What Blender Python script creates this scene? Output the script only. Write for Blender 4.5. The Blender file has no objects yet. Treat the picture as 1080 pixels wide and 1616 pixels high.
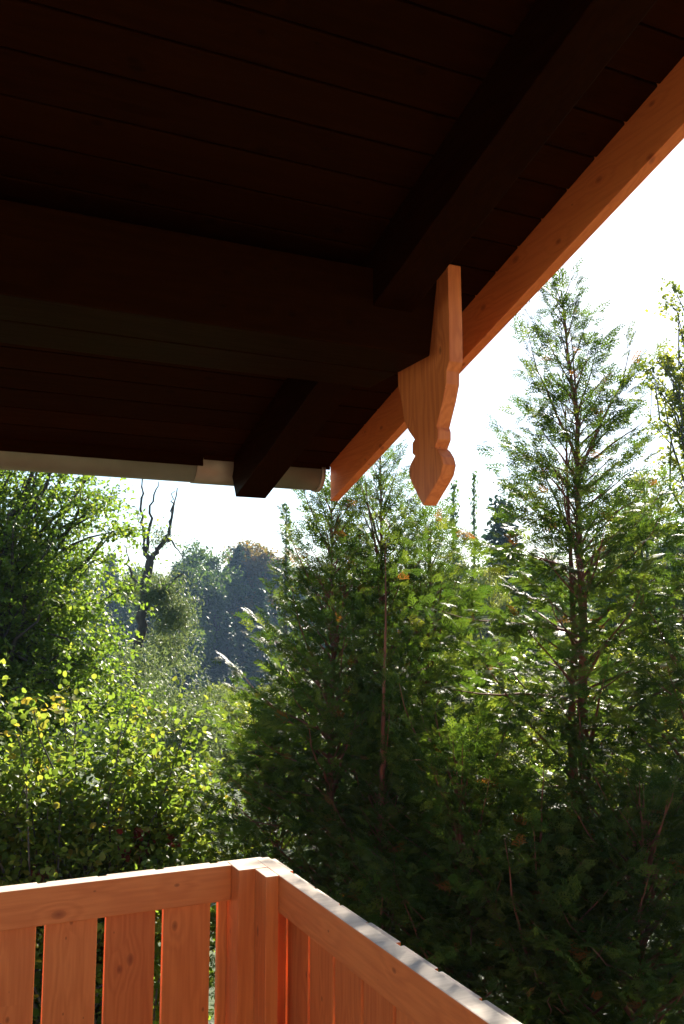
import bpy, bmesh, math, random
import numpy as np
from mathutils import Vector, Matrix
R = math.radians
random.seed(7); rng = np.random.default_rng(7)
SC = bpy.context.scene
COL = SC.collection

# ---------------------------------------------------------------- camera, sky, sun, exposure
EYE = 1.70                       # eye above the balcony deck (deck = z 0)
F_PX, PITCH, YAW = 1414.0, R(7.1), R(24.9)
cam_d = bpy.data.cameras.new('camera'); cam = bpy.data.objects.new('camera', cam_d); COL.objects.link(cam)
cam.location = (0, 0, EYE); cam.rotation_euler = (R(90) + PITCH, 0, -YAW)
cam_d.sensor_fit = 'HORIZONTAL'; cam_d.sensor_width = 24.0; cam_d.lens = 24.0 * F_PX / 1080.0
cam_d.clip_start = 0.05; cam_d.clip_end = 3000
SC.camera = cam
SUN_AZ, SUN_EL = 45.0, 28.5      # degrees from +Y towards +X, above the horizon
world = bpy.data.worlds.new('World'); SC.world = world; world.use_nodes = True
wn = world.node_tree.nodes; wl = world.node_tree.links
sky = wn.new('ShaderNodeTexSky'); sky.sky_type = 'NISHITA'; sky.sun_disc = False
sky.sun_elevation = R(SUN_EL); sky.sun_rotation = R(SUN_AZ); sky.air_density = 1.0; sky.dust_density = 0.3; sky.ozone_density = 1.0
wl.new(sky.outputs['Color'], wn['Background'].inputs['Color']); wn['Background'].inputs['Strength'].default_value = 0.055
sun_d = bpy.data.lights.new('sun', 'SUN'); sun = bpy.data.objects.new('sun', sun_d); COL.objects.link(sun)
sun_d.energy = 5.0; sun_d.angle = R(0.53); sun_d.color = (1.0, 0.91, 0.76)
sdir = Vector((math.sin(R(SUN_AZ)) * math.cos(R(SUN_EL)), math.cos(R(SUN_AZ)) * math.cos(R(SUN_EL)), math.sin(R(SUN_EL))))
sun.rotation_euler = sdir.to_track_quat('Z', 'Y').to_euler(); sun.location = sdir * 60
vs = SC.view_settings; vs.view_transform = 'Standard'; vs.look = 'None'; vs.exposure = 1.95; vs.gamma = 1.0; vs.use_curve_mapping = False
SC.render.engine = 'CYCLES'
cy = SC.cycles; cy.use_denoising = True; cy.max_bounces = 6; cy.diffuse_bounces = 3; cy.glossy_bounces = 2
cy.transmission_bounces = 4; cy.transparent_max_bounces = 4; cy.volume_bounces = 0; cy.sample_clamp_indirect = 6.0

# ---------------------------------------------------------------- helpers
def ray(px, py):
    a = (px - 540) / F_PX; b = (808 - py) / F_PX
    f = math.cos(PITCH) - b * math.sin(PITCH); u = math.sin(PITCH) + b * math.cos(PITCH)
    return np.array([a * math.cos(YAW) + f * math.sin(YAW), -a * math.sin(YAW) + f * math.cos(YAW), u])
def at(px, py, D):
    """point seen at a photo pixel at horizontal distance D from the eye"""
    r = ray(px, py); r = r * (D / math.hypot(r[0], r[1])); r[2] += EYE; return r
def sstep(a, b, x):
    t = np.clip((np.asarray(x, float) - a) / (b - a), 0, 1); return t * t * (3 - 2 * t)
def ground_z(x, y):
    x = np.asarray(x, float); y = np.asarray(y, float); r = np.hypot(x, y)
    z = -2.6 - 5.2 * sstep(7, 45, y - 0.15 * x) + 8 * sstep(130, 330, r)
    z = z + 0.25 * np.sin(x * .31 + 1.3) * np.sin(y * .27) * sstep(5, 15, r)
    return z
def tag(o, label=None, cat=None, group=None, kind=None):
    if label: o['label'] = label
    if cat: o['category'] = cat
    if group: o['group'] = group
    if kind: o['kind'] = kind
    return o
def link(name, me, mat=None, parent=None):
    o = bpy.data.objects.new(name, me); COL.objects.link(o)
    if mat is not None and not me.materials: me.materials.append(mat)
    if parent is not None: o.parent = parent
    return o
def empty(name, loc=(0, 0, 0), rz=0):
    o = bpy.data.objects.new(name, None); COL.objects.link(o); o.location = loc; o.rotation_euler.z = rz
    o.empty_display_size = .2; return o
def copy_tree(o, parent=None):
    c = o.copy(); COL.objects.link(c); c.parent = parent
    for ch in list(o.children): copy_tree(ch, c)
    return c
def mesh_np(name, V, Q, tint=None, smooth=False):
    """V (n,3), Q (m,k) faces of equal size k"""
    me = bpy.data.meshes.new(name); V = np.ascontiguousarray(V, np.float32); Q = np.ascontiguousarray(Q, np.int32)
    m, k = Q.shape
    me.vertices.add(len(V)); me.vertices.foreach_set('co', V.ravel())
    me.loops.add(m * k); me.loops.foreach_set('vertex_index', Q.ravel())
    me.polygons.add(m); me.polygons.foreach_set('loop_start', np.arange(0, m * k, k, dtype=np.int32))
    try: me.polygons.foreach_set('loop_total', np.full(m, k, np.int32))
    except Exception: pass
    if tint is not None:
        a = me.attributes.new('tint', 'FLOAT', 'POINT'); a.data.foreach_set('value', np.ascontiguousarray(tint, np.float32))
    if smooth: me.polygons.foreach_set('use_smooth', np.ones(m, bool))
    me.update(calc_edges=True); return me
def box_me(name, x0, x1, y0, y1, z0, z1, bev=0.0):
    bm = bmesh.new(); bmesh.ops.create_cube(bm, size=1)
    for v in bm.verts: v.co = Vector(((x0 + x1) / 2 + v.co.x * (x1 - x0), (y0 + y1) / 2 + v.co.y * (y1 - y0), (z0 + z1) / 2 + v.co.z * (z1 - z0)))
    if bev: bmesh.ops.bevel(bm, geom=bm.edges[:], offset=bev, segments=2, affect='EDGES', profile=.6)
    me = bpy.data.meshes.new(name); bm.to_mesh(me); bm.free(); return me
def prism_me(name, pts, axis, a0, a1, bev=0.0):
    """outline pts (2D) extruded along axis: axis 0 -> pts are (y,z)"""
    bm = bmesh.new()
    mk = (lambda p, a: (a, p[0], p[1])) if axis == 0 else (lambda p, a: (p[0], a, p[1]))
    v0 = [bm.verts.new(mk(p, a0)) for p in pts]; f = bm.faces.new(v0)
    r = bmesh.ops.extrude_face_region(bm, geom=[f]); nv = [e for e in r['geom'] if isinstance(e, bmesh.types.BMVert)]
    for v in nv: v.co[axis] = a1
    bmesh.ops.recalc_face_normals(bm, faces=bm.faces[:])
    if bev: bmesh.ops.bevel(bm, geom=[e for e in bm.edges if e.calc_face_angle(0) > R(25)], offset=bev, segments=2, affect='EDGES', profile=.6)
    me = bpy.data.meshes.new(name); bm.to_mesh(me); bm.free(); return me

# ---------------------------------------------------------------- materials
def nodes(name):
    m = bpy.data.materials.new(name); m.use_nodes = True; nt = m.node_tree
    return m, nt, nt.nodes, nt.links, nt.nodes['Principled BSDF']
def rgba(c): return (c[0], c[1], c[2], 1)
def math_n(n, l, op, a, b=None, clamp=False):
    x = n.new('ShaderNodeMath'); x.operation = op; x.use_clamp = clamp
    for i, v in enumerate((a, b)):
        if v is None: continue
        if hasattr(v, 'is_output'): l.new(v, x.inputs[i])
        else: x.inputs[i].default_value = v
    return x.outputs[0]
def ramp(n, l, fac, stops):
    r = n.new('ShaderNodeValToRGB'); e = r.color_ramp.elements
    while len(e) < len(stops): e.new(0.5)
    for i, (p, c) in enumerate(stops): e[i].position = p; e[i].color = rgba(c)
    l.new(fac, r.inputs[0]); return r.outputs[0]
def wood(name, axis, light, dark, knot, rough=.45, knots=True, grain=.55, spec=.3):
    """stained softwood, grain running along the given local axis"""
    m, nt, n, l, bsdf = nodes(name)
    tc = n.new('ShaderNodeTexCoord'); oi = n.new('ShaderNodeObjectInfo')
    add = n.new('ShaderNodeVectorMath'); add.operation = 'MULTIPLY_ADD'
    cmb = n.new('ShaderNodeCombineXYZ')
    for i in range(3): l.new(oi.outputs['Random'], cmb.inputs[i])
    l.new(cmb.outputs[0], add.inputs[0]); add.inputs[1].default_value = (37, 61, 83); l.new(tc.outputs['Object'], add.inputs[2])
    mp = n.new('ShaderNodeMapping'); s = [1.0, 1.0, 1.0]; s[axis] = .06; mp.inputs['Scale'].default_value = s
    l.new(add.outputs[0], mp.inputs['Vector'])
    # knots
    sp = n.new('ShaderNodeSeparateXYZ'); l.new(add.outputs[0], sp.inputs[0]); oth = [i for i in range(3) if i != axis]
    mk = n.new('ShaderNodeCombineXYZ'); l.new(math_n(n, l, 'MULTIPLY', sp.outputs[axis], .6), mk.inputs[0]); l.new(math_n(n, l, 'ADD', sp.outputs[oth[0]], sp.outputs[oth[1]]), mk.inputs[1])
    vo = n.new('ShaderNodeTexVoronoi'); vo.voronoi_dimensions = '2D'; vo.inputs['Scale'].default_value = 8.5; vo.inputs['Randomness'].default_value = 1; l.new(mk.outputs[0], vo.inputs['Vector'])
    vc = n.new('ShaderNodeSeparateColor'); l.new(vo.outputs['Color'], vc.inputs[0])
    ks = math_n(n, l, 'DIVIDE', 9.0, math_n(n, l, 'ADD', .10, math_n(n, l, 'POWER', vc.outputs[0], 2.5)))
    kd = math_n(n, l, 'SUBTRACT', 1.0, math_n(n, l, 'MULTIPLY', vo.outputs['Distance'], ks, True), True)
    halo = math_n(n, l, 'SUBTRACT', 1.0, math_n(n, l, 'MULTIPLY', vo.outputs['Distance'], 2.6, True), True)
    # rings
    no = n.new('ShaderNodeTexNoise'); no.inputs['Scale'].default_value = 9; no.inputs['Detail'].default_value = 3; l.new(mp.outputs[0], no.inputs['Vector'])
    ringv = math_n(n, l, 'ADD', math_n(n, l, 'MULTIPLY', no.outputs['Fac'], 11.0), math_n(n, l, 'MULTIPLY', math_n(n, l, 'MULTIPLY', halo, vc.outputs[0]), 1.8 if knots else 0.0))
    rings = math_n(n, l, 'ADD', math_n(n, l, 'MULTIPLY', math_n(n, l, 'SINE', math_n(n, l, 'MULTIPLY', ringv, 6.28)), .5), .5)
    fi = n.new('ShaderNodeTexNoise'); fi.inputs['Scale'].default_value = 140; fi.inputs['Detail'].default_value = 4; l.new(mp.outputs[0], fi.inputs['Vector'])
    lo = n.new('ShaderNodeTexNoise'); lo.inputs['Scale'].default_value = 2.5; lo.inputs['Detail'].default_value = 3; l.new(add.outputs[0], lo.inputs['Vector'])
    f = math_n(n, l, 'ADD', math_n(n, l, 'MULTIPLY', rings, .35 * grain), math_n(n, l, 'MULTIPLY', fi.outputs['Fac'], .45))
    f = math_n(n, l, 'ADD', f, math_n(n, l, 'MULTIPLY', lo.outputs['Fac'], .35))
    f = math_n(n, l, 'ADD', f, math_n(n, l, 'MULTIPLY', math_n(n, l, 'SUBTRACT', oi.outputs['Random'], .5), .42))
    c = ramp(n, l, f, [(.22, light), (.82, dark)])
    if knots:
        mx = n.new('ShaderNodeMix'); mx.data_type = 'RGBA'; l.new(math_n(n, l, 'MULTIPLY', math_n(n, l, 'POWER', kd, .6), .8), mx.inputs[0])
        l.new(c, mx.inputs[6]); mx.inputs[7].default_value = rgba(knot); c = mx.outputs[2]
    l.new(c, bsdf.inputs['Base Color'])
    l.new(math_n(n, l, 'ADD', math_n(n, l, 'MULTIPLY', fi.outputs['Fac'], .25), rough - .12), bsdf.inputs['Roughness'])
    bu = n.new('ShaderNodeBump'); bu.inputs['Strength'].default_value = .25; bu.inputs['Distance'].default_value = .002
    l.new(f, bu.inputs['Height']); l.new(bu.outputs[0], bsdf.inputs['Normal'])
    bsdf.inputs['Specular IOR Level'].default_value = spec
    if name.startswith('dark'): bsdf.inputs['Specular Tint'].default_value = (1, .55, .25, 1)
    return m
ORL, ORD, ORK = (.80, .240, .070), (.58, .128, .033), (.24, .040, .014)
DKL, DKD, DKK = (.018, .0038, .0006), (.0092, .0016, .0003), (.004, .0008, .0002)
W = {}
for i, ax in enumerate('xyz'):
    W['rail_' + ax] = wood('stained_larch_' + ax, i, ORL, ORD, ORK)
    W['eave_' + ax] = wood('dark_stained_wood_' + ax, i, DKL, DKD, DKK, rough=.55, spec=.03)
W['barge'] = wood('bargeboard_wood', 1, (.66, .175, .046), (.47, .092, .023), ORK)
W['pend'] = wood('pendant_wood', 2, (.80, .235, .068), (.58, .126, .033), ORK, grain=.8)
W['deck'] = wood('deck_wood', 1, (.12, .05, .025), (.07, .03, .014), (.06, .02, .01), rough=.7)
pm, _nt, _n, _l, _b = nodes('white_plaster'); _no = _n.new('ShaderNodeTexNoise'); _no.inputs['Scale'].default_value = 30; _no.inputs['Detail'].default_value = 6
_l.new(ramp(_n, _l, _no.outputs['Fac'], [(.3, (.74, .68, .58)), (.7, (.82, .77, .68))]), _b.inputs['Base Color']); _b.inputs['Roughness'].default_value = .9
_bu = _n.new('ShaderNodeBump'); _bu.inputs['Distance'].default_value = .004; _l.new(_no.outputs['Fac'], _bu.inputs['Height']); _l.new(_bu.outputs[0], _b.inputs['Normal'])
W['wall'] = pm

W['top'] = wood('weathered_top_wood', 0, (.62, .50, .40), (.42, .32, .24), (.2, .13, .09), rough=.6, knots=False)
def weather_top(o):
    me = o.data
    if len(me.materials) < 2: me.materials.append(W['top'])
    for p in me.polygons:
        if p.normal.z > .6: p.material_index = 1
    return o
def leaf_mat(name, stops, trans, tmix=.45, rough=.4, spec=.5, objrand=False):
    m, nt, n, l, bsdf = nodes(name)
    if objrand:
        f = n.new('ShaderNodeObjectInfo').outputs['Random']
    else:
        a = n.new('ShaderNodeAttribute'); a.attribute_name = 'tint'; f = a.outputs['Fac']
    c = ramp(n, l, f, stops); l.new(c, bsdf.inputs['Base Color'])
    bsdf.inputs['Roughness'].default_value = rough; bsdf.inputs['Specular IOR Level'].default_value = spec
    if name.startswith('dark'): bsdf.inputs['Specular Tint'].default_value = (1, .55, .25, 1)
    tr = n.new('ShaderNodeBsdfTranslucent')
    mu = n.new('ShaderNodeMix'); mu.data_type = 'RGBA'; mu.blend_type = 'MULTIPLY'; mu.inputs[0].default_value = 1
    l.new(c, mu.inputs[6]); mu.inputs[7].default_value = rgba(trans); mu.clamp_result = False
    l.new(mu.outputs[2], tr.inputs['Color'])
    ms = n.new('ShaderNodeMixShader'); ms.inputs[0].default_value = tmix
    l.new(bsdf.outputs[0], ms.inputs[1]); l.new(tr.outputs[0], ms.inputs[2]); l.new(ms.outputs[0], n['Material Output'].inputs['Surface'])
    return m
def bark_mat(name, c1, c2, scale=18, strz=.25):
    m, nt, n, l, bsdf = nodes(name)
    tc = n.new('ShaderNodeTexCoord'); mp = n.new('ShaderNodeMapping'); mp.inputs['Scale'].default_value = (1, 1, strz); l.new(tc.outputs['Object'], mp.inputs[0])
    no = n.new('ShaderNodeTexNoise'); no.inputs['Scale'].default_value = scale; no.inputs['Detail'].default_value = 6; l.new(mp.outputs[0], no.inputs['Vector'])
    l.new(ramp(n, l, no.outputs['Fac'], [(.35, c1), (.68, c2)]), bsdf.inputs['Base Color']); bsdf.inputs['Roughness'].default_value = .85
    bu = n.new('ShaderNodeBump'); bu.inputs['Strength'].default_value = .6; bu.inputs['Distance'].default_value = .01; l.new(no.outputs['Fac'], bu.inputs['Height']); l.new(bu.outputs[0], bsdf.inputs['Normal'])
    return m
L = dict(
    thuja=leaf_mat('thuja_spray', [(0, (.018, .038, .009)), (.6, (.040, .066, .014)), (.93, (.068, .088, .020)), (1, (.12, .052, .016))], (3.0, 3.0, 1.2), .44, .46, .11),
    hazel=leaf_mat('hazel_leaf', [(0, (.055, .095, .016)), (.5, (.100, .150, .025)), (.85, (.155, .172, .036)), (1, (.23, .18, .03))], (2.4, 2.3, 1.3), .52, .48, .24),
    hazel_o=leaf_mat('hazel_leaf_single', [(0, (.055, .095, .016)), (.5, (.100, .150, .025)), (.85, (.155, .172, .036)), (1, (.23, .18, .03))], (2.4, 2.3, 1.3), .52, .48, .24, True),
    beech=leaf_mat('hornbeam_leaf', [(0, (.045, .080, .014)), (.6, (.080, .125, .022)), (1, (.140, .160, .034))], (2.7, 2.7, 1.3), .53, .46, .28),
    willow=leaf_mat('willow_leaf', [(0, (.06, .10, .045)), (.6, (.10, .14, .07)), (1, (.15, .18, .09))], (1.7, 1.6, .9), .42, .5, .25),
    aspen=leaf_mat('aspen_leaf', [(0, (.08, .12, .02)), (.6, (.15, .18, .035)), (1, (.24, .22, .04))], (2.0, 1.9, .9), .5, .4, .5),
    far=leaf_mat('far_leaf', [(0, (.030, .065, .016)), (.6, (.055, .10, .025)), (1, (.10, .14, .03))], (1.8, 1.7, .8), .40, .5, .3),
    autumn=leaf_mat('autumn_leaf', [(0, (.07, .075, .018)), (.6, (.14, .11, .025)), (1, (.24, .12, .03))], (1.8, 1.6, .7), .42, .5, .3),
    spruce=leaf_mat('spruce_needle', [(0, (.012, .035, .016)), (.7, (.025, .060, .024)), (1, (.045, .085, .03))], (1.3, 1.3, .7), .2, .5, .3),
    red=leaf_mat('red_creeper_leaf', [(0, (.08, .008, .006)), (1, (.17, .02, .01))], (1.6, 1.0, .9), .35, .4, .5),
)
B = dict(red=bark_mat('thuja_bark', (.10, .035, .022), (.22, .085, .05), 14, .12), grey=bark_mat('grey_bark', (.04, .035, .028), (.11, .10, .085)),
         dark=bark_mat('dark_bark', (.03, .025, .02), (.075, .06, .05)), pale=bark_mat('pale_bark', (.22, .20, .17), (.42, .40, .36)))

# ---------------------------------------------------------------- ground
gx = np.concatenate([np.linspace(-700, -70, 22), np.linspace(-60, 90, 61), np.linspace(100, 700, 21)])
gy = np.concatenate([np.linspace(-500, -20, 12), np.linspace(-14, 70, 43), np.linspace(76, 200, 26), np.linspace(220, 900, 14)])
GX, GY = np.meshgrid(gx, gy); nx, ny = len(gx), len(gy)
GV = np.stack([GX, GY, ground_z(GX, GY)], -1).reshape(-1, 3)
ii = (np.arange(ny - 1)[:, None] * nx + np.arange(nx - 1)[None]).ravel()
gm, nt, n, l, bsdf = nodes('meadow_soil')
tc = n.new('ShaderNodeTexCoord'); no = n.new('ShaderNodeTexNoise'); no.inputs['Scale'].default_value = .6; no.inputs['Detail'].default_value = 9; no.inputs['Roughness'].default_value = .7
l.new(tc.outputs['Object'], no.inputs['Vector'])
l.new(ramp(n, l, no.outputs['Fac'], [(.3, (.030, .032, .014)), (.5, (.045, .070, .018)), (.7, (.085, .11, .03))]), bsdf.inputs['Base Color']); bsdf.inputs['Roughness'].default_value = .9
bu = n.new('ShaderNodeBump'); bu.inputs['Distance'].default_value = .2; l.new(no.outputs['Fac'], bu.inputs['Height']); l.new(bu.outputs[0], bsdf.inputs['Normal'])
tag(link('ground', mesh_np('ground', GV, np.stack([ii, ii + 1, ii + nx + 1, ii + nx], 1), smooth=True), gm), kind='structure')

# unseen pale gravel, added by the house to bounce sun up to the eaves
tm, nt, n, l, bsdf = nodes('bounce_gravel')
tc = n.new('ShaderNodeTexCoord'); vo = n.new('ShaderNodeTexVoronoi'); vo.inputs['Scale'].default_value = 45; l.new(tc.outputs['Object'], vo.inputs['Vector'])
l.new(ramp(n, l, vo.outputs['Distance'], [(0, (.72, .66, .57)), (.8, (.50, .45, .37))]), bsdf.inputs['Base Color']); bsdf.inputs['Roughness'].default_value = .95
bu = n.new('ShaderNodeBump'); bu.inputs['Distance'].default_value = .01; l.new(vo.outputs['Distance'], bu.inputs['Height']); l.new(bu.outputs[0], bsdf.inputs['Normal'])
tx, ty = np.linspace(-9, 3.2, 40), np.linspace(-1.2, 5.6, 24); TX, TY = np.meshgrid(tx, ty); it = (np.arange(23)[:, None] * 40 + np.arange(39)[None]).ravel()
tag(link('added_bounce_gravel', mesh_np('added_bounce_gravel', np.stack([TX, TY, ground_z(TX, TY) + .06], -1).reshape(-1, 3), np.stack([it, it + 1, it + 41, it + 40], 1), smooth=True), tm), kind='structure')

# ---------------------------------------------------------------- balcony railing
RT = EYE - .72                   # top of the railing
def slat_loop(root, n_slats, start, step, dx, dy, me, mat):
    for k in range(n_slats):
        o = link('slat', me, mat, root)
        weather_top(o)
        o.location = (start[0] + dx * step * k, start[1] + dy * step * k, random.uniform(-.0015, .0015))
STEP, SW = .1667, .1425
# the side along the eaves: inner rail boards, slats fixed outside
front = empty('balcony_railing', (0, 2.68, 0)); tag(front, 'stained wood balcony railing under the rain gutter, slats behind its rail', 'railing', 'balcony railing sections')
XF0, XF1 = -4.45, .878
for z0, z1 in ((RT - .102, RT), (.12, .215)):
    weather_top(link('rail', box_me('rail_front', XF0, XF1, 0, .045, z0, z1, .003), W['rail_x'], front))
sl = box_me('slat_front', 0, SW, .0455, .0675, .06, RT - .003, .0025)
slat_loop(front, 32, (.853 - 31 * STEP, 0), STEP, 1, 0, sl, W['rail_z'])
# the side running back to the house
side = empty('balcony_railing', (.968, 0, 0)); tag(side, 'stained wood balcony railing running from corner post back to the house', 'railing', 'balcony railing sections')
for z0, z1 in ((RT - .102, RT), (.12, .215)):
    weather_top(link('rail', box_me('rail_side', 0, .045, -1.0, 2.7245, z0, z1, .003), W['rail_y'], side))
sl2 = box_me('slat_side', .0465, .0690, -.009, SW, .06, RT - .009, .0025)
for k in range(22):
    o = weather_top(link('slat', sl2, W['rail_z'], side)); o.location = (0, 2.587 - .1667 * k, random.uniform(-.005, .004))
# corner post: two squared timbers set in a step
cp = empty('corner_post', (.9, 2.6, 0)); tag(cp, 'stepped corner post of two upright timbers where the railings meet', 'post')
weather_top(link('timber', box_me('post_a', .878 - .9, .9675 - .9, 2.612 - 2.6, 2.7245 - 2.6, 0, RT + .001, .003), W['rail_z'], cp))
weather_top(link('timber', box_me('post_b', .928 - .9, .9675 - .9, 2.516 - 2.6, 2.6115 - 2.6, 0, RT + .0, .003), W['rail_z'], cp))

# deck (below the frame; carries the railing)
deck = empty('balcony_deck', (0, 0, 0)); tag(deck, kind='structure')
pk = box_me('plank', 0, .14, -1.05, 2.80, -.03, 0, .003)
for k in range(38):
    o = link('plank', pk, W['deck'], deck); o.location = (-4.5 + .146 * k, 0, 0)
for y in (-.6, 1.0, 2.55): link('joist', box_me('joist', -4.5, 1.05, y - .05, y + .05, -.20, -.031, .004), W['eave_x'], deck)
for x in (-4.3, -1.7, .9):
    o = link('support_post', box_me('support_post', -.07, .07, -.07, .07, float(ground_z(x, 2.55)) - .4, -.201, .005), W['eave_z'], deck); o.location = (x, 2.55, 0)
# house body behind the balcony; white chosen to bounce light onto the railing
house = empty('wooden_house', (-1.8, -3.5, -2.6)); tag(house, 'white plastered house wall with dark boards added above to dim the ceiling, with wooden balcony door', 'house')
link('wall', box_me('house_wall', -2.70, 2.72, -2.4, 2.45, -.5, 5.20), W['wall'], house)
link('plinth', box_me('house_plinth', -2.74, 2.76, -2.44, 2.49, -.5, .45, .01), W['eave_x'], house)
wp = box_me('wall_plank', -2.715, 2.735, 2.4505, 2.475, 0, .196, .005)  # unseen dark boards, added to cut bounce light on the ceiling
for k in range(3):
    o = link('wall_plank', wp, W['eave_x'], house); o.location = (0, 0, 4.82 + .2 * k)
dr = link('balcony_door', box_me('balcony_door', -.45, .45, 2.452, 2.49, 2.6, 4.60, .004), W['rail_z'], house); dr.location.x = -.9
gl, _nt, _n, _l, _b = nodes('door_glass'); _b.inputs['Base Color'].default_value = (.02, .025, .03, 1); _b.inputs['Roughness'].default_value = .04
p = link('pane', box_me('door_pane', -.33, .33, .0, .006, .55, 1.90), gl, dr); p.location = (0, 2.491, 2.6)

# ---------------------------------------------------------------- roof
M = .3182; S0 = 1.9465 + EYE           # underside of the boards: z = S0 - M*y
def sz(y): return S0 - M * y
roof = empty('chalet_roof', (0, 0, 0)); tag(roof, 'dark stained boarded roof underside with purlin, rafters and gable board', 'roof')
CA = math.cos(math.atan(M)); SB = .126 / CA
XR0, XR1 = -4.8, 1.70
slope = empty('tmp')
# boards: modelled flat then tilted; local y runs down the slope
ang = -math.atan(M)
brd = box_me('soffit_board', XR0, XR1 - .001, .003, SB - .003, 0, .02, .004)
back = box_me('groove_backing', XR0, XR1 - .001, -.01, SB + .01, .006, .012)
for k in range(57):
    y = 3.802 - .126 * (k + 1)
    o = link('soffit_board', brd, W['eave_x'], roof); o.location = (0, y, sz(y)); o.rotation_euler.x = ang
bpy.data.objects.remove(slope)
yr = -3.40
cov = [(3.86, sz(3.86) + .026), (yr, sz(yr) + .026), (yr, sz(yr) + .15), (3.88, sz(3.88) + .12)]
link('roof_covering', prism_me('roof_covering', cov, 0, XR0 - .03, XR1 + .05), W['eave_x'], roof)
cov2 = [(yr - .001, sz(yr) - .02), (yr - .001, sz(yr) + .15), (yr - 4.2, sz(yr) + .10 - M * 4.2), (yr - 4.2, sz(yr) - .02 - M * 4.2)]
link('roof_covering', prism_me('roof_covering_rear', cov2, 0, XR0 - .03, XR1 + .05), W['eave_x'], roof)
# rafters
RW = .14
rz = .193
def rafter(x):
    pts = [(3.850, sz(3.850) - .002), (3.757, sz(3.757) - rz - .002), (-3.3, sz(-3.3) - rz), (-3.3, sz(-3.3) - .002)]
    o = link('rafter', prism_me('rafter', [(p[0], p[1]) for p in pts], 0, x, x + RW, .004), W['eave_y'], roof); return o
for x in (1.225, .36, -.50, -1.36, -2.22, -3.08, -3.94): rafter(x) if x > 1 else None
# purlin: two beams side by side on the gable side
pz = EYE + .850
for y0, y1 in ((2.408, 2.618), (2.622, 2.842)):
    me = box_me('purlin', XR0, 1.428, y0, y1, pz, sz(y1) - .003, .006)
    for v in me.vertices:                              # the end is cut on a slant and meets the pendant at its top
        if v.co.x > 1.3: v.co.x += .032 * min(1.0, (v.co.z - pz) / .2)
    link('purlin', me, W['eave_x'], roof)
# bargeboard
bb = [(3.797, sz(3.797) + .10), (3.790, sz(3.79) - .171), (-3.35, sz(-3.35) - .172), (-3.35, sz(-3.35) + .10)]
link('bargeboard', prism_me('bargeboard', bb, 0, 1.7005, 1.7405, .003), W['barge'], roof)
# carved pendant board on the purlin end (outline traced in the photograph, put in the plane of the purlin end)
XP = 1.458; TP = .050
def pend(zx, zy):
    r = ray(480 + zx / 3.375, 380 + zy / 3.375); r = r * (XP / r[0]); return (float(r[1]), float(r[2]) + EYE)
right = [(765, 120), (772, 400), (775, 640), (758, 690), (757, 760), (740, 850), (706, 990), (713, 1010), (713, 1055), (697, 1100), (712, 1118), (730, 1150), (740, 1190), (728, 1245), (705, 1290), (672, 1345), (634, 1410)]
left = [(612, 1370), (585, 1315), (564, 1265), (558, 1225), (566, 1190), (590, 1146), (576, 1132), (576, 1078), (588, 1058), (556, 1012), (534, 960), (522, 880), (512, 820), (500, 770)]
outl = [pend(*p) for p in right + left]
outl.append((outl[-1][0] + .004, EYE + .99)); outl.append((outl[0][0] + .10, outl[0][1] - .002))
link('pendant', prism_me('pendant', outl, 0, XP, XP + TP, .0035), W['pend'], roof)

# ---------------------------------------------------------------- rain gutter
gu = empty('rain_gutter', (0, 3.878, EYE + .712)); tag(gu, 'pale metal half round rain gutter along the eaves', 'gutter')
zm, nt, n, l, bsdf = nodes('zinc_metal')
tc = n.new('ShaderNodeTexCoord'); no = n.new('ShaderNodeTexNoise'); no.inputs['Scale'].default_value = 6; no.inputs['Detail'].default_value = 5; l.new(tc.outputs['Object'], no.inputs['Vector'])
l.new(ramp(n, l, no.outputs['Fac'], [(.3, (.22, .165, .11)), (.7, (.30, .235, .165))]), bsdf.inputs['Base Color']); bsdf.inputs['Metallic'].default_value = .35
l.new(math_n(n, l, 'ADD', math_n(n, l, 'MULTIPLY', no.outputs['Fac'], .25), .35), bsdf.inputs['Roughness'])
def gutter_me(name, x0, x1, r, t, a0=-100, a1=100, N=28):
    """half-round trough, open upward; a measured from straight down"""
    pr = []
    for k in range(N + 1):
        a = R(a0 + (a1 - a0) * k / N); pr.append((r * math.sin(a), -r * math.cos(a)))
    for k in range(N, -1, -1):
        a = R(a0 + (a1 - a0) * k / N); pr.append(((r - t) * math.sin(a), -(r - t) * math.cos(a)))
    me = prism_me(name, pr, 0, x0, x1)
    for p in me.polygons: p.use_smooth = len(p.vertices) == 4
    return me
link('trough', gutter_me('trough', XR0, 1.655, .084, .003), zm, gu)
link('joint_sleeve', gutter_me('joint_sleeve', 1.06, 1.30, .088, .003), zm, gu)
link('end_cap', gutter_me('end_cap', 1.655, 1.676, .090, .089), zm, gu)
# dark drip boards behind the trough
for x0, x1, zb in ((XR0, 1.085, -.022), (1.086, 1.699, .006)):
    o = link('drip_board', box_me('drip_board', x0, x1, -.010, .004, zb, .030, .002), W['eave_x'], roof); o.location = (0, 3.800, EYE + .712)

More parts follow.
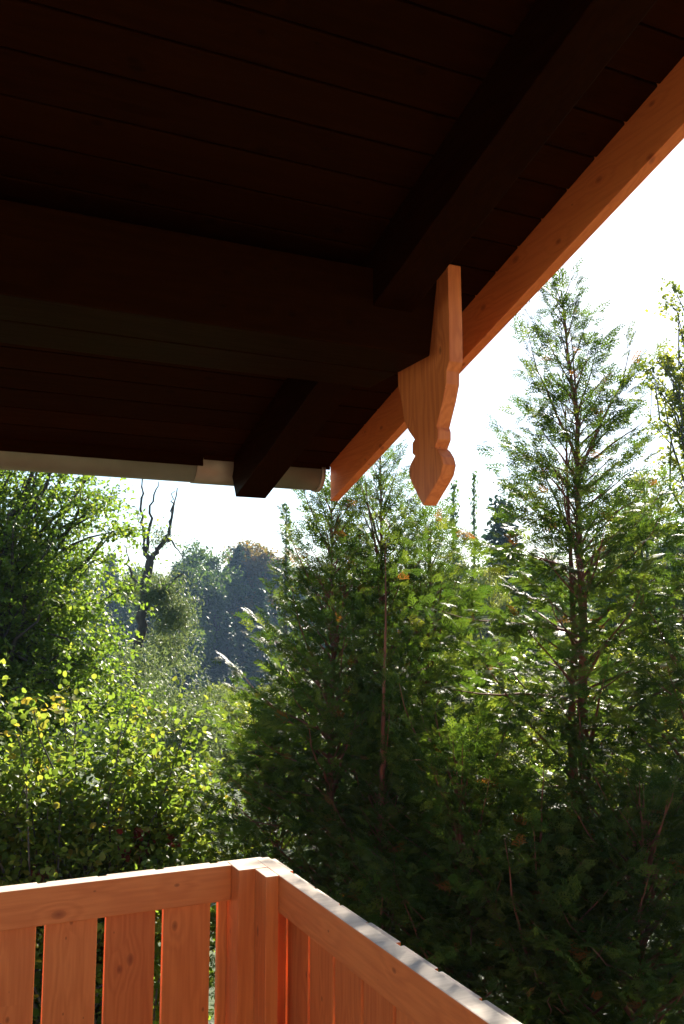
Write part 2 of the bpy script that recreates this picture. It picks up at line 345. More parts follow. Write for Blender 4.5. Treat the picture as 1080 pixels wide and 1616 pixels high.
# ---------------------------------------------------------------- vegetation builders
def norm(v): return v / np.maximum(np.linalg.norm(v, axis=-1, keepdims=True), 1e-9)
def frames(d, up):
    """rotation matrices (N,3,3) whose columns are forward, side, normal"""
    x = norm(d); y = norm(np.cross(up, x)); z = np.cross(x, y); return np.stack([x, y, z], -1)
def stamp(T, FQ, P, RM, S):
    N, k = len(P), len(T)
    V = np.einsum('nij,kj->nki', RM, T) * S[:, None, None] + P[:, None, :]
    Q = (FQ[None] + (np.arange(N) * k)[:, None, None]).reshape(-1, FQ.shape[1])
    return V.reshape(-1, 3), Q
def tubes(paths, sides=6):
    VV, QQ, o = [], [], 0
    ang = np.arange(sides) * 2 * math.pi / sides; cs, sn = np.cos(ang), np.sin(ang)
    for pts, rad in paths:
        pts = np.asarray(pts, float); rad = np.asarray(rad, float); n = len(pts)
        d = np.gradient(pts, axis=0); d = norm(d)
        ref = np.array([0, 0, 1.0]) if abs(d[0][2]) < .9 else np.array([1.0, 0, 0])
        a = norm(np.cross(d, ref)); b = np.cross(d, a)
        V = pts[:, None] + (a[:, None] * cs[None, :, None] + b[:, None] * sn[None, :, None]) * rad[:, None, None]
        VV.append(V.reshape(-1, 3)); i = np.arange(n - 1)[:, None] * sides + np.arange(sides)[None]; j = np.arange(n - 1)[:, None] * sides + (np.arange(sides)[None] + 1) % sides
        QQ.append(np.stack([i, j, j + sides, i + sides], -1).reshape(-1, 4) + o); o += n * sides
    return np.concatenate(VV), np.concatenate(QQ)
LEAF6 = np.array([(0, 0, 0), (.30, .26, .07), (.68, .24, .06), (1, 0, -.04), (.68, -.24, .06), (.30, -.26, .07)])
LEAF6Q = np.array([(0, 5, 4, 3), (0, 3, 2, 1)])
ROUND = np.array([(0, 0, 0), (.22, .36, .06), (.70, .38, .05), (1, 0, -.05), (.70, -.38, .05), (.22, -.36, .06)])
LEAF4 = np.array([(0, 0, 0), (.5, .28, .06), (1, 0, -.04), (.5, -.28, .06)]); LEAF4Q = np.array([(0, 3, 2, 1)])
def spray(nside, nsub, w, seed):
    r = random.Random(seed); V, Q = [], []
    def diamond(p, d, ln, wd, zc):
        s = (-d[1], d[0]); o = len(V)
        for u, lat in ((0, 0), (.45, .5), (1, 0), (.45, -.5)):
            x = p[0] + d[0] * ln * u + s[0] * wd * lat; y = p[1] + d[1] * ln * u + s[1] * wd * lat
            V.append((x, y, -.22 * x * x - .25 * abs(y) ** 1.5 + zc))
        Q.append((o, o + 1, o + 2, o + 3))
    diamond((0, 0), (1, 0), 1.0, w * .8, 0)
    for k in range(nside):
        x = .06 + .86 * (k + .5) / nside; sg = 1 if k % 2 else -1
        ln = (.50 - .36 * x) * r.uniform(.8, 1.15); a = sg * R(r.uniform(36, 52)); d = (math.cos(a), math.sin(a))
        diamond((x, 0), d, ln, w, r.uniform(-.02, .02))
        for j in range(nsub):
            u = .25 + .55 * (j + .5) / max(nsub, 1); s2 = 1 if j % 2 else -1
            b = a + s2 * R(r.uniform(34, 46)); diamond((x + d[0] * ln * u, d[1] * ln * u), (math.cos(b), math.sin(b)), ln * (.62 - .3 * u), w * .85, r.uniform(-.02, .02))
    return np.array(V), np.array(Q)
SPRAYS = [spray(11, 2, .062, 1), spray(11, 2, .062, 2), spray(15, 0, .080, 3), spray(15, 0, .080, 4)]

def build_tree(name, label, cat, base, trunk_paths, bark, crown_name, V, Q, tint, leaf, group=None, branch_paths=None, sides=8, limbs=None):
    base = np.asarray(base, float)
    root = empty(name, tuple(base)); tag(root, label, cat, group)
    tv, tq = tubes(trunk_paths, sides); link('trunk', mesh_np(name + '_trunk', tv - base, tq, smooth=True), bark, root)
    if limbs:
        for lp_ in limbs:
            bv, bq = tubes([lp_], 6); link('limb', mesh_np(name + '_limb', bv - base, bq, smooth=True), bark, root)
    if branch_paths:
        bv, bq = tubes(branch_paths, 5); link('branches', mesh_np(name + '_branches', bv - base, bq, smooth=True), bark, root)['kind'] = 'stuff'
    c = link(crown_name, mesh_np(name + '_' + crown_name, V - base, Q, tint), leaf, root); c['kind'] = 'stuff'
    return root

def thuja(label, trunk, R_of_t, seed, nb, t0=.12, dens=1.0, group=None, extra=()):
    """trunk: list of points base -> tip. Arching branches carry flat fans of scale-leaf sprays."""
    g = np.random.default_rng(seed); trunk = np.asarray(trunk, float)
    cum = np.concatenate([[0], np.cumsum(np.linalg.norm(np.diff(trunk, axis=0), axis=1))]); H = cum[-1]
    P = lambda t: np.array([np.interp(t * H, cum, trunk[:, i]) for i in range(3)])
    Z = np.array([0, 0, 1.0]); br = []; SP, SD, SU, SS, ST, fine = [], [], [], [], [], []
    for i in range(nb):
        t = t0 + (1 - t0) * ((i + g.random()) / nb) ** .72; t = min(t, .985)
        az = i * 2.39996 + g.normal(0, .35); Lb = max(R_of_t(t) * g.uniform(.62, 1.12), .10)
        el = R(17 + 40 * t + g.normal(0, 11)); br.append((t, az, Lb / math.cos(el) ** .7, el))
    for e in extra: br.append(e)
    bp = []
    for t, az, Lb, el in br:
        h = np.array([math.cos(az), math.sin(az), 0]); p = P(t); n = 7; pts = [p]
        for j in range(n):
            u = (j + .5) / n; e = el - .27 * math.sin(u * math.pi) * (1 - t * .7) + .25 * max(0, u - .6) + g.normal(0, .06)
            h2 = norm(h + .12 * g.normal(size=3) * np.array([1, 1, 0])); p = p + (h2 * math.cos(e) + Z * math.sin(e)) * Lb / n; pts.append(p)
        pts = np.array(pts); bp.append((pts, np.linspace(.0035 + .010 * Lb, .0012, len(pts))))
        s = .14; k = 0
        while s < 1.0:
            q = np.array([np.interp(s * n, np.arange(n + 1), pts[:, c]) for c in range(3)])
            d = norm(pts[min(int(s * n) + 1, n)] - pts[int(s * n)]); side = np.cross(d, Z); side = norm(side) * (1 if k % 2 else -1)
            upv = norm(np.cross(side, d) * (1 if k % 2 else -1))
            l2 = min((.22 + .42 * (1 - s)) * Lb * g.uniform(.7, 1.2) + .03, .55); a = R(g.uniform(32, 62))
            d2 = norm(d * math.cos(a) + side * math.sin(a) + Z * g.normal(-.02, .16)); ns = max(1, int(l2 / .055))
            for m in range(ns):
                u = (m + .6) / ns; pp = q + d2 * l2 * u + Z * (-.10 * l2 * u * u)
                b = R(g.uniform(20, 50)) * (1 if m % 2 else -1) if m < ns - 1 else 0
                sd = np.cross(d2, upv); d3 = norm(d2 * math.cos(b) + sd * math.sin(b) + Z * g.normal(-.04, .2))
                SP.append(pp); SD.append(d3); SU.append(norm(upv + .6 * g.normal(size=3))); fine.append(t > .72 or (s > .8 and m == ns - 1)); SS.append(g.uniform(.085, .155) * (.8 if dens > .9 else 1) * (1 if Lb > .3 else .8)); ST.append(g.random())
            s += (.050 / max(Lb, .25)) / dens * g.uniform(.7, 1.3); k += 1
        SP.append(pts[-1]); SD.append(norm(pts[-1] - pts[-2])); SU.append(Z); SS.append(.13); ST.append(g.random()); fine.append(True)
    SP.append(P(1.0)); SD.append(Z); SU.append(np.array([1.0, .2, 0])); SS.append(.22); ST.append(.5); fine.append(True)
    SP, SD, SU, SS, ST = map(np.array, (SP, SD, SU, SS, ST)); RM = frames(SD, SU)
    which = g.integers(0, 2, len(SP)) + np.where(np.array(fine), 0, 2)
    VV, QQ, TT, o = [], [], [], 0
    for w in range(4):
        mk = which == w; V, Q = stamp(SPRAYS[w][0], SPRAYS[w][1], SP[mk], RM[mk], SS[mk])
        VV.append(V); QQ.append(Q + o); o += len(V); tt = ST[mk] * .92 + .02
        brown = g.random(len(tt)) < .012; tt = np.where(brown, 1.0, tt); TT.append(np.repeat(tt, len(SPRAYS[w][0])))
    rad = np.interp(np.linspace(0, 1, len(trunk)), [0, 1], [.0085 * H + .012, .004])
    V = np.concatenate(VV)
    return build_tree('thuja', label, 'conifer', trunk[0], [(trunk, rad)], B['red'], 'crown', V, np.concatenate(QQ), np.concatenate(TT), L['thuja'], group, bp)

def broadleaf(name, label, base, fork, blobs, leaf, bark, size, n_limb, n_twig, per_twig, seed, cat='tree', group=None, template=(LEAF6, LEAF6Q), twig=(.25, .6), tr=.12, flat=.55, surf=.45, stems=1, keep=None, crown='crown'):
    """limbs reach random points of the crown blobs; twigs along them carry rows of leaves"""
    g = np.random.default_rng(seed); base = np.asarray(base, float); fork = np.asarray(fork, float)
    trunks, brs, tw_p, tw_d, tw_l = [], [], [], [], []
    for s in range(stems):
        f = fork + (g.normal(0, .35, 3) * np.array([1, 1, .3]) if stems > 1 else 0); b = base + (g.normal(0, .12, 3) * np.array([1, 1, 0]) if stems > 1 else 0)
        mid = (b + f) / 2 + g.normal(0, .04 * np.linalg.norm(f - b), 3); u = np.linspace(0, 1, 9)[:, None]
        pts = (1 - u) ** 2 * b + 2 * u * (1 - u) * mid + u ** 2 * f
        pts[0, 2] -= .3; trunks.append((pts, np.linspace(tr, tr * .55, 9)))
    vol = np.array([np.prod(b[1]) ** .8 for b in blobs]); vol /= vol.sum()
    for i in range(n_limb):
        c, rr = blobs[g.choice(len(blobs), p=vol)]; v = norm(g.normal(size=3)) * g.random() ** surf; T = np.asarray(c) + v * np.asarray(rr)
        pts0, _ = trunks[g.integers(len(trunks))]; k = g.integers(4, 9); S = pts0[k]
        C = S * .45 + T * .55 + np.array([0, 0, .12 * np.linalg.norm(T - S)]) + g.normal(0, .06 * np.linalg.norm(T - S), 3)
        u = np.linspace(0, 1, 8)[:, None]; pts = (1 - u) ** 2 * S + 2 * u * (1 - u) * C + u ** 2 * T; pts[1:-1] += g.normal(0, .02 * np.linalg.norm(T - S), (6, 3))
        ln = np.linalg.norm(T - S); brs.append((pts, np.linspace(min(.010 + .011 * ln, tr * .5), .003, 8)))
        us = g.random(n_twig) ** .6 * .75 + .25; q = np.stack([np.interp(us * 7, np.arange(8), pts[:, j]) for j in range(3)], 1)
        dd = norm(T - S)[None] * .6 + g.normal(0, .7, (n_twig, 3)); dd[:, 2] *= flat
        tw_p.append(q); tw_d.append(norm(dd)); tw_l.append(g.uniform(twig[0], twig[1], n_twig))
    p, d, ln = np.concatenate(tw_p), np.concatenate(tw_d), np.concatenate(tw_l); n = len(p)
    u = (np.arange(per_twig)[None] + g.random((n, per_twig))) / per_twig
    lp = (p[:, None] + d[:, None] * (ln[:, None] * u)[..., None] + g.normal(0, size * .35, (n, per_twig, 3)))
    lp[..., 2] -= .15 * (ln[:, None] * u) ** 1.5
    ld = norm(d[:, None] * .6 + g.normal(0, .6, (n, per_twig, 3)) + np.array([0, 0, -.25])); lu = norm(g.normal(0, .45, (n, per_twig, 3)) + np.array([0, 0, 1.0]))
    lp, ld, lu = lp.reshape(-1, 3), ld.reshape(-1, 3), lu.reshape(-1, 3); S = g.uniform(.65, 1.2, len(lp)) * size
    tw_t = np.repeat(g.normal(.5, .16, n), per_twig); tint = np.clip(tw_t + g.normal(0, .16, len(lp)), 0, 1)
    RM = frames(ld, lu); sel = None
    if keep:                                        # the single leaves that show largest become parts of their own
        to = lp - np.array([0, 0, EYE]); D = np.linalg.norm(to, axis=1)
        inv = keep[1](lp); order = np.argsort(np.where(inv, D / S, 1e9))[:keep[0]]; sel = np.zeros(len(lp), bool); sel[order] = True
    m = np.ones(len(lp), bool) if sel is None else ~sel
    V, Q = stamp(template[0], template[1], lp[m], RM[m], S[m])
    root = build_tree(name, label, cat, base, trunks, bark, crown, V, Q, np.repeat(tint[m], len(template[0])), leaf, group, brs)
    if sel is not None:
        me = mesh_np('leaf', template[0], template[1])
        for i in np.nonzero(sel)[0]:
            o = link('leaf', me, L['hazel_o'], root); A = Matrix(RM[i].tolist()).to_4x4(); A.translation = Vector((lp[i] - base).tolist())
            o.matrix_local = A @ Matrix.Scale(float(S[i]), 4)
    return root

def gpt(p, dz=0.0): return np.array([p[0], p[1], float(ground_z(p[0], p[1])) + dz])

# ---------------------------------------------------------------- thujas beyond the railing
def stem(px_pts, D, seed, nseg=12, wob=.012):
    """trunk through photo pixels at distance D, carried down to the ground"""
    g = np.random.default_rng(seed); P = [at(x, y, D) for x, y in px_pts]; base = gpt(P[0]); base[2] -= .3
    K = np.array([base] + P); cum = np.concatenate([[0], np.cumsum(np.linalg.norm(np.diff(K, axis=0), axis=1))])
    s = np.linspace(0, cum[-1], nseg); pts = np.stack([np.interp(s, cum, K[:, i]) for i in range(3)], 1); pts[1:-1, :2] += g.normal(0, wob, (nseg - 2, 2)); return pts
def prof(rmax, tmax, p=.8, low=.75):
    return lambda t: rmax * (low + (1 - low) * t / tmax) if t < tmax else rmax * max(0.0, (1 - t) / (1 - tmax)) ** p
TG = 'thujas beyond the railing'
LEFT = math.atan2(math.sin(YAW), -math.cos(YAW))       # towards the shrub, along the front railing
def toward(px, D): q = at(px, 984, D); return math.atan2(-q[1], -q[0])
sweep = [(t_, LEFT + d_, L_ * .68, R(e_)) for t_, d_, L_, e_ in [(.34, .25, 1.15, 4), (.40, -.3, 1.25, 8), (.46, .1, 1.3, 10), (.52, -.15, 1.2, 14), (.58, .3, 1.1, 18), (.64, -.2, 1.0, 24), (.70, .15, .9, 32), (.77, -.1, .75, 42), (.62, .6, .9, 24), (.5, .6, 1.0, 14)]]
thuja('bushy thuja with wide sunlit glinting fans beside the broadleaf shrub', stem([(522, 1350), (527, 1000), (524, 790)], 6.3, 1), prof(.78, .58, .66), 11, 108, t0=.32, dens=.55, group=TG, extra=sweep)
thuja('slender topped thuja rising highest behind the railing corner', stem([(606, 1350), (600, 1000), (601, 714)], 6.6, 2), prof(.78, .55, .66), 12, 104, t0=.34, dens=.54, group=TG)
thuja('shorter thuja with its top below the hanging carved pendant', stem([(670, 1350), (674, 1050), (680, 825)], 6.9, 3), prof(.80, .58, .6), 13, 88, t0=.34, dens=.54, group=TG)
thuja('slim thuja stem squeezed between the two thujas behind the railing corner', stem([(562, 1350), (565, 1050), (558, 850)], 6.8, 8), prof(.58, .6, .6), 18, 64, t0=.3, dens=.55, group=TG)
thuja('tall open thuja with reddish trunk and wispy leader against the sky', stem([(936, 1320), (921, 1000), (908, 700), (886, 458)], 6.0, 4, 16), prof(.84, .57, .9), 14, 128, t0=.42, dens=.58, group=TG, extra=[(.66, LEFT, .95, R(16)), (.60, LEFT + .3, 1.0, R(10)), (.72, LEFT - .3, .8, R(25)), (.74, LEFT + math.pi, .85, R(28)), (.52, LEFT - .2, .9, R(6)), (.80, LEFT + .1, .6, R(38)), (.82, LEFT + 3.0, .6, R(40))])
thuja('thin second thuja stem standing close to the tall wispy thuja', stem([(910, 1320), (904, 1050), (896, 760), (893, 640)], 6.15, 5), prof(.36, .6, .9), 15, 30, t0=.5, dens=.6, group=TG)
thuja('dense shaded thuja next to the tall wispy thuja, away from the railing corner', stem([(1095, 1400), (1100, 1100), (1095, 870)], 5.8, 6), prof(.82, .6, .85), 16, 92, t0=.34, dens=.56, group=TG)
thuja('low dark thuja in front of the taller thujas, close to the side railing', stem([(742, 1500), (735, 1350), (722, 1200)], 5.4, 7), prof(.70, .72, .6), 17, 118, t0=.3, dens=1.0, group=TG, extra=[(.88, toward(740, 5.4) + .25, .6, R(-4)), (.80, toward(740, 5.4) + .1, .7, R(0))])
thuja('low dense thuja between the railing corner and the bushy thujas', stem([(612, 1480), (606, 1350), (600, 1250)], 5.7, 9), prof(.66, .72, .6), 19, 100, t0=.35, dens=.95, group=TG)
thuja('low sunlit thuja spreading between the broadleaf shrub and the bushy thuja', stem([(440, 1480), (436, 1350), (430, 1170)], 6.7, 12), prof(.55, .66, .6), 22, 85, t0=.35, dens=.62, group=TG)
thuja('low dense thuja at the foot of the tall wispy thuja', stem([(860, 1540), (856, 1460), (852, 1330)], 5.2, 10), prof(.62, .72, .6), 20, 98, t0=.34, dens=1.0, group=TG)
thuja('low dense thuja beside the foot of the tall wispy thuja, away from the railing', stem([(1010, 1520), (1015, 1420), (1018, 1290)], 5.2, 11), prof(.70, .72, .6), 21, 104, t0=.34, dens=1.0, group=TG)

# ---------------------------------------------------------------- broadleaf plants
b0 = gpt(at(90, 1300, 7.2))
hz_blobs = [(at(60, 1250, 7.0), (1.2, .5, .85)), (at(170, 1230, 7.2), (1.0, .5, .78)), (at(270, 1240, 7.3), (.8, .45, .68)), (at(-70, 1230, 6.9), (.8, .5, .9)), (at(120, 1420, 6.7), (1.5, .5, .9)), (at(320, 1330, 7.2), (.45, .4, .5))]
def in_view(p):
    q = p - np.array([0, 0, EYE]); a = q[:, 0] * math.cos(YAW) - q[:, 1] * math.sin(YAW); f = q[:, 0] * math.sin(YAW) + q[:, 1] * math.cos(YAW)
    d = f * math.cos(PITCH) + q[:, 2] * math.sin(PITCH); u = -f * math.sin(PITCH) + q[:, 2] * math.cos(PITCH)
    x = 540 + F_PX * a / d; y = 808 - F_PX * u / d; return (x > 0) & (y > 1060) & (y < 1370) & (d > 0)
broadleaf('hazel_shrub', 'broad yellow green leafed shrub growing right behind the front railing', b0, b0 + np.array([0, 0, 1.0]), hz_blobs, L['hazel'], B['grey'], .050, 195, 14, 14, 21, cat='shrub', template=(ROUND, LEAF6Q), twig=(.2, .5), tr=.03, flat=.8, stems=7, keep=(300, in_view), crown='foliage')
# big tree at the left
bt = gpt(at(-60, 1000, 10.5))
bl = [(at(40, 830, 10.0), (1.25, .8, 1.2)), (at(90, 900, 10.2), (1.0, .7, 1.1)), (at(70, 1020, 9.8), (1.3, .8, 1.0)), (at(-60, 930, 10.0), (.9, .9, 1.6)), (at(20, 690, 10.5), (1.3, .9, 1.1)), (at(120, 1050, 10), (.5, .6, .6)), (at(20, 1130, 9.5), (1.4, .8, .8)), (at(120, 790, 10.3), (.75, .6, .6)), (at(165, 800, 10.3), (.35, .4, .45)), (at(175, 900, 10.2), (.35, .4, .5))]
broadleaf('hornbeam_tree', 'large small leaved green tree rising past the gutter at the balcony side', bt, bt + np.array([0, 0, 4.5]), bl, L['beech'], B['dark'], .056, 172, 16, 23, 22, twig=(.3, .7), tr=.14, flat=.45, template=(LEAF4 * np.array([1, 1.15, 1]), LEAF4Q))
# willow with bare dark limbs
wd = 19.0
wb = gpt(at(215, 1040, wd))
def path(px, r0, r1, D=wd, dz=None):
    P = np.array([at(x, y, D + (dz or 0)) for x, y in px]); n = 4 * len(P); s = np.linspace(0, len(P) - 1, n); Q = np.stack([np.interp(s, np.arange(len(P)), P[:, i]) for i in range(3)], 1)
    Q[1:-1] += rng.normal(0, .03, (n - 2, 3)); return (Q, np.linspace(r0, r1, n))
wt = path([(212, 1060), (222, 1000), (230, 930), (237, 885)], .11, .09); wt[0][0] = wb - np.array([0, 0, .3])
wbr = [path([(237, 885), (228, 860), (224, 800), (226, 745)], .06, .012), path([(232, 870), (240, 800), (250, 760)], .04, .008), path([(237, 885), (255, 862), (270, 830), (280, 770)], .07, .010), path([(258, 858), (268, 850), (290, 880)], .035, .01), path([(266, 840), (272, 800), (276, 775)], .03, .008),
       path([(225, 970), (255, 930), (290, 905)], .05, .012), path([(228, 940), (205, 900), (195, 860)], .04, .01), path([(222, 830), (212, 800)], .02, .006)]
g = np.random.default_rng(5)
def cloud(blobs, nper, size, seed, tpl=LEAF4, tq=LEAF4Q, clump=.25, nclump=40, surf=.5):
    g = np.random.default_rng(seed); PP = []
    for c, rr, k in blobs:
        cc = np.asarray(c) + norm(g.normal(size=(int(nclump * k), 3))) * (g.random((int(nclump * k), 1)) ** surf) * np.asarray(rr)
        q = cc[g.integers(0, len(cc), int(nper * k))]; PP.append(q + g.normal(0, clump, (len(q), 3)) * np.array([1, 1, .6]))
    P = np.concatenate(PP); N = len(P); RM = frames(norm(g.normal(size=(N, 3)) + np.array([0, 0, -.3])), norm(g.normal(0, .6, (N, 3)) + np.array([0, 0, 1.0]))); S = g.uniform(.6, 1.25, N) * size
    V, Q = stamp(tpl, tq, P, RM, S); t = np.clip(g.normal(.5, .22, N), 0, 1); return V, Q, np.repeat(t, len(tpl))
NAR = LEAF4 * np.array([1, .45, 1])
V, Q, T = cloud([(at(255, 935, wd), (.55, .6, .55), 1.2), (at(275, 970, wd), (.5, .5, .45), 1), (at(262, 1020, wd + .6), (.5, .5, .5), .9), (at(205, 930, wd + .8), (.25, .3, .5), .4), (at(250, 850, wd), (.3, .3, .25), .12)], 3000, .10, 31, NAR, LEAF4Q, .14, 26)
build_tree('willow_tree', 'grey green willow with dark bare forked limbs against the sky', 'tree', wb, [wt], B['dark'], 'crown', V, Q, T, L['willow'], None, limbs=wbr)
for k, (px, py, D, rr, nn) in enumerate([(275, 1100, 15.0, (.95, .8, .75), 1.0), (215, 1060, 16.5, (.9, .8, .7), .9), (300, 1150, 13.5, (.6, .6, .5), .7)]):
    c = at(px, py, D); b = gpt(c)
    V, Q, T = cloud([(c, rr, 1), (c - np.array([.2, 0, rr[2] * 1.2]), (rr[0] * 1.1, rr[1], rr[2] * 1.3), 1)], int(4200 * nn), .085, 40 + k, NAR, LEAF4Q, .13, 34)
    st = [(np.array([b - [0, 0, .3], b * .4 + c * .6 + g.normal(0, .1, 3), c]), np.array([.05, .035, .02]))]
    build_tree('willow_shrub', ['rounded grey green willow shrub in front of the far dark forest', 'grey green willow shrub under the bare forked willow', 'small pale willow shrub between broadleaf shrub and thuja'][k], 'shrub', b, st, B['grey'], 'foliage', V, Q, T, L['willow'], 'willow shrubs in the valley')

# ---------------------------------------------------------------- far forest: a few kinds, each copied as individual trees
def far_proto(kind, seed):
    g = np.random.default_rng(seed); H = 18.0; base = np.zeros(3)
    tp = (np.array([[0, 0, -1.0], [.1, .05, 6], [-.1, .1, 12], [0, 0, 17.5]]), np.array([.32, .25, .15, .03])); br = []
    if kind == 'spruce':
        P = []; 
        for i in range(190):
            t = (i + g.random()) / 190; z = 1.5 + t * 16.3; Lr = (3.6 * (1 - t) ** .8 + .15) * g.uniform(.6, 1.1); az = g.random() * 6.283; n = int(26 * Lr / 2 + 8); u = g.random(n) ** .6
            q = np.stack([np.cos(az) * Lr * u, np.sin(az) * Lr * u, z + .1 * Lr - .35 * Lr * u], 1) + g.normal(0, .16, (n, 3)); P.append(q)
        P = np.concatenate(P); N = len(P); RM = frames(norm(P * np.array([1, 1, 0]) + g.normal(0, .6, (N, 3))), norm(g.normal(0, .5, (N, 3)) + np.array([0, 0, 1.0])))
        V, Q = stamp(LEAF4, LEAF4Q, P, RM, g.uniform(.35, .7, N)); T = np.repeat(g.random(N), 4)
    elif kind == 'pole':
        P = []
        for i in range(70):
            t = (i + g.random()) / 70; z = 3 + t * 15; Lr = (1.3 * (1 - t) + .25) * g.uniform(.3, 1.1); az = g.random() * 6.283; n = 14; u = g.random(n)
            P.append(np.stack([np.cos(az) * Lr * u, np.sin(az) * Lr * u, z + .3 * Lr * u], 1) + g.normal(0, .12, (n, 3)))
        P = np.concatenate(P); N = len(P); RM = frames(g.normal(size=(N, 3)), g.normal(size=(N, 3)) + np.array([0, 0, .7])); V, Q = stamp(LEAF4, LEAF4Q, P, RM, g.uniform(.18, .4, N)); T = np.repeat(g.random(N), 4)
    else:
        bl = []
        for i in range(13):
            z = g.uniform(6, 16); r = 3.6 * math.sin(math.pi * min(1, (z - 2) / 16)) ** .8; a = g.random() * 6.283
            bl.append(((math.cos(a) * r * .6, math.sin(a) * r * .6, z), (1.9, 1.9, 1.5), 1)); br.append((np.array([[0, 0, z * .55], [math.cos(a) * r * .3, math.sin(a) * r * .3, z * .8], [math.cos(a) * r * .6, math.sin(a) * r * .6, z]]), np.array([.14, .09, .04])))
        bl.append(((0, 0, 16.5), (1.3, 1.3, 1.4), .7)); bl.append(((0, 0, 4), (2.6, 2.6, 2), .8))
        fine = kind in ('mid', 'gold')
        V, Q, T = cloud(bl, 1500 if fine else 620, .24 if fine else .42, seed, clump=.36 if fine else .42, nclump=16)
    leaf = {'spruce': L['spruce'], 'pole': L['far'], 'broad': L['far'], 'autumn': L['autumn'], 'mid': L['far'], 'gold': L['aspen']}[kind]
    name, lab, grp = {'spruce': ('spruce_tree', 'dark spruce standing in the distant forest edge', 'spruces of the distant forest'), 'pole': ('bare_pole_tree', 'thin pole like tree with sparse short twigs above the thicket', 'pole trees above the thicket'),
                      'broad': ('forest_tree', 'tall green broadleaf tree in the distant hazy forest', 'broadleaf trees of the distant forest'), 'autumn': ('autumn_tree', 'tree tinged with autumn orange in the distant forest', 'autumn tinged trees of the distant forest'),
                      'mid': ('broadleaf_tree', 'green broadleaf tree of the middle distance showing between the thujas', 'green trees of the middle distance'), 'gold': ('yellowing_tree', 'yellowing tree of the middle distance showing behind the thujas', 'yellowing trees of the middle distance')}[kind]
    return build_tree(name, lab, 'tree', base, [tp], B['dark'], 'crown', V, Q, T, leaf, grp, br or None, 6)
protos = {}
for k, (kind, seed) in enumerate([('broad', 1), ('broad', 2), ('broad', 3), ('autumn', 4), ('spruce', 5), ('spruce', 6), ('pole', 7), ('mid', 8), ('mid', 9), ('gold', 10)]): protos.setdefault(kind, []).append([far_proto(kind, seed), False])
cnt = 0
def plant(kind, px, top, D, wide=1.0, label=None, group=None):
    """a tree whose top shows at (px, top) and that stands on the ground D metres away"""
    global cnt
    lst = protos[kind]; pr = lst[cnt % len(lst)]; cnt += 1
    o = pr[0] if not pr[1] else copy_tree(pr[0]); pr[1] = True
    t = at(px, top, D); b = gpt(t); s = (t[2] - b[2]) / 18.0
    o.location = b; o.scale = (s * wide, s * wide, s); o.rotation_euler.z = random.uniform(0, 6.28)
    if label: o['label'] = label
    if group: o['group'] = group
    return o
# treeline across the valley
rf = random.Random(3)
line = [(255, 900), (290, 880), (316, 848), (345, 856), (372, 862), (398, 846), (415, 858), (440, 872), (470, 900), (505, 890), (540, 905), (575, 900), (610, 890), (650, 880), (690, 885), (725, 880), (760, 895), (800, 880), (840, 875), (880, 885), (920, 880), (960, 870), (1000, 860), (1045, 865), (1090, 850), (1130, 860), (215, 890), (170, 870), (120, 870), (70, 880), (20, 870), (-40, 860)]
kinds = ['broad', 'spruce', 'broad', 'autumn', 'broad', 'broad', 'spruce']
for i, (x, y) in enumerate(line):
    plant(['broad', 'broad', 'broad', 'broad', 'spruce', 'autumn', 'autumn', 'broad'][i % 8] if i < 8 else kinds[i % 7], x + rf.uniform(-5, 5), y + rf.uniform(-4, 6), 100 + rf.uniform(-12, 14), 1.0)
for i in range(26):
    plant(rf.choice(['broad', 'spruce', 'broad']), -60 + i * 48 + rf.uniform(-15, 15), rf.uniform(880, 915), 125 + rf.uniform(-8, 12), 1.1, 'tree in the back row of the distant hazy forest', 'back row of the distant forest')
for i in range(16):   # lower, nearer edge of the forest
    plant(rf.choice(['spruce', 'broad', 'spruce']), 240 + i * 55 + rf.uniform(-12, 12), rf.uniform(925, 975), 82 + rf.uniform(-8, 8), 1.0, 'shorter dark tree on the near edge of the distant forest', 'near edge of the distant forest')
# poles and single trees of the middle distance
plant('pole', 452, 795, 46, .8, 'thin pole like tree between the forked willow and the bushy thuja')
plant('pole', 716, 760, 40, .7, 'twiggy pole tree nearest the hanging carved pendant'); plant('pole', 748, 745, 44, .5, 'thinnest bare pole tree beside the dark narrow evergreen')
plant('spruce', 790, 785, 42, 1.0, 'dark narrow evergreen rising between the two thuja groups', 'spruces of the distant forest')
for x, y, D, k in [(700, 885, 34, 'mid'), (735, 880, 36, 'gold'), (772, 885, 33, 'gold'), (832, 868, 31, 'mid'), (870, 880, 36, 'mid'), (640, 905, 38, 'mid'), (965, 840, 30, 'gold'), (1015, 735, 30, 'gold'), (1060, 830, 26, 'mid'), (960, 900, 24, 'mid'), (1110, 760, 28, 'mid'), (560, 905, 40, 'mid')]:
    plant(k, x, y, D, .7)

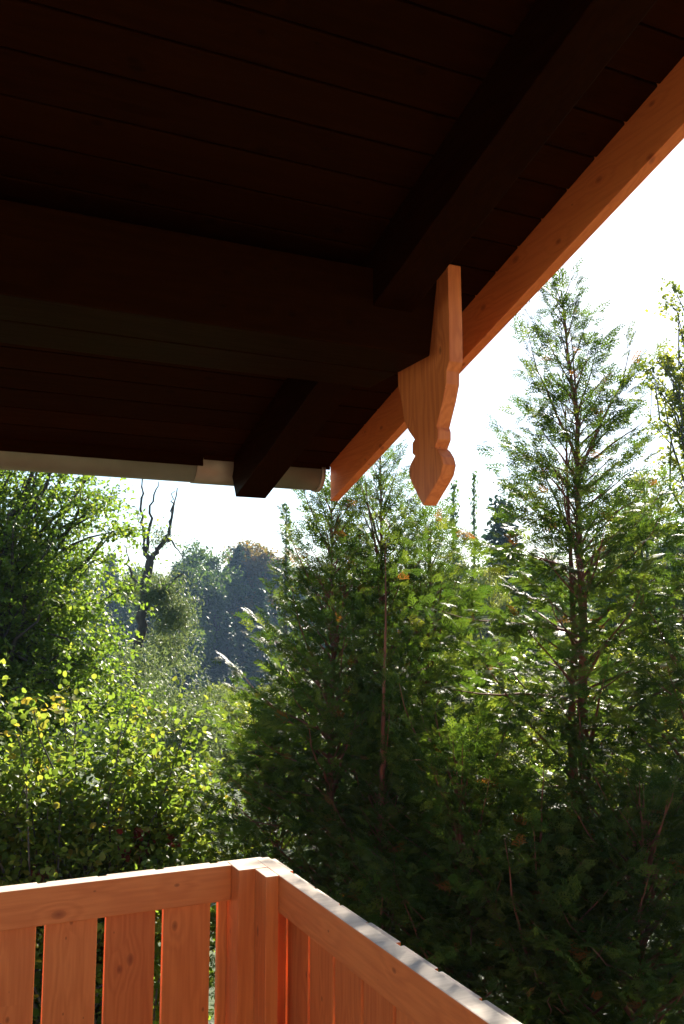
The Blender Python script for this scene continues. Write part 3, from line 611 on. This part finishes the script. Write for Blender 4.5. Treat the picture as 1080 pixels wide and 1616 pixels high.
# shrubs down the slope
for i, (px, py, D, r) in enumerate([(345, 1125, 24, .8), (375, 1130, 30, 1.0), (405, 1125, 28, .9), (425, 1100, 42, 1.2), (352, 1095, 44, .9), (450, 1140, 26, 1.1), (860, 1180, 12, .9), (840, 1100, 15, 1.2), (890, 1250, 10, .8), (980, 1150, 13, 1.2), (1050, 1180, 12, 1.1), (790, 1050, 20, 1.5), (960, 1030, 19, 1.4), (1040, 1040, 18, 1.5), (500, 1090, 22, 1.4), (600, 1090, 22, 1.5), (700, 1080, 20, 1.5)]):
    c = at(px, py, D); b = gpt(c); r *= .9
    V, Q, T = cloud([(c - [0, 0, r * .3], (r, r, r * .8), 1), (c - [0, 0, r * 1.5], (r * 1.15, r * 1.15, r), .8)], 2600, .10 if D < 16 else .14, 60 + i, LEAF4, LEAF4Q, .16, 40)
    st = [(np.array([b - [0, 0, .3], b * .5 + c * .5 + g.normal(0, .1, 3), c]), np.array([.05, .035, .015]))]
    near = D < 21
    build_tree('meadow_shrub', 'sunlit yellow green shrub on the slope glimpsed between the thujas' if near else 'small hazy green shrub in the valley before the far forest', 'shrub', b, st, B['grey'], 'foliage', V, Q, T, L['aspen'] if i % 3 != 2 else L['hazel'], 'sunlit shrubs behind the thujas' if near else 'valley shrubs before the far forest')
# aspen at the edge
ab = gpt(at(1190, 900, 13.0))
broadleaf('aspen_tree', 'tall aspen with small yellow green leaves against the pale sky', ab, ab + np.array([0, 0, 5.5]), [(at(1056, 565, 13), (.40, .4, .5)), (at(1052, 455, 13), (.20, .3, .24)), (at(1066, 690, 13), (.38, .4, .6)), (at(1092, 500, 13), (.45, .4, .5)), (at(1120, 640, 13), (.6, .5, .8)), (at(1180, 560, 13), (.7, .6, 1.3)), (at(1170, 440, 13), (.5, .5, .7)), (at(1130, 800, 13), (.5, .5, .8))], L['aspen'], B['grey'], .052, 150, 13, 13, 51, twig=(.15, .4), tr=.07, flat=.9, surf=.6, template=(ROUND, LEAF6Q))
# red creeper in the shrub
V, Q, T = cloud([(at(222, 1332, 6.75), (.13, .12, .10), 1), (at(70, 1372, 6.6), (.10, .1, .05), .5), (at(272, 1330, 6.8), (.05, .1, .05), .4)], 34, .055, 77, ROUND, LEAF6Q, .04, 12)
cb = gpt(at(200, 1340, 6.75))
build_tree('creeper_vine', 'small dark red leaved creeper low in the broadleaf shrub', 'vine', cb, [(np.array([cb - [0, 0, .2], at(215, 1420, 6.72), at(222, 1335, 6.75)]), np.array([.01, .007, .003])), (np.array([cb - [0, 0, .2], at(120, 1450, 6.65), at(70, 1375, 6.6)]), np.array([.01, .007, .003]))], B['red'], 'foliage', V, Q, T, L['red'])

# ---------------------------------------------------------------- haze
hm = bpy.data.materials.new('haze_air'); hm.use_nodes = True; hn = hm.node_tree; hn.nodes.clear()
ho = hn.nodes.new('ShaderNodeOutputMaterial'); pv = hn.nodes.new('ShaderNodeVolumePrincipled'); pv.inputs['Color'].default_value = (.42, .64, 1, 1); pv.inputs['Density'].default_value = .00048; pv.inputs['Anisotropy'].default_value = .2
hn.links.new(pv.outputs[0], ho.inputs['Volume'])
tag(link('haze', box_me('haze', -300, 330, -60, 420, -11, 24), hm), kind='stuff')
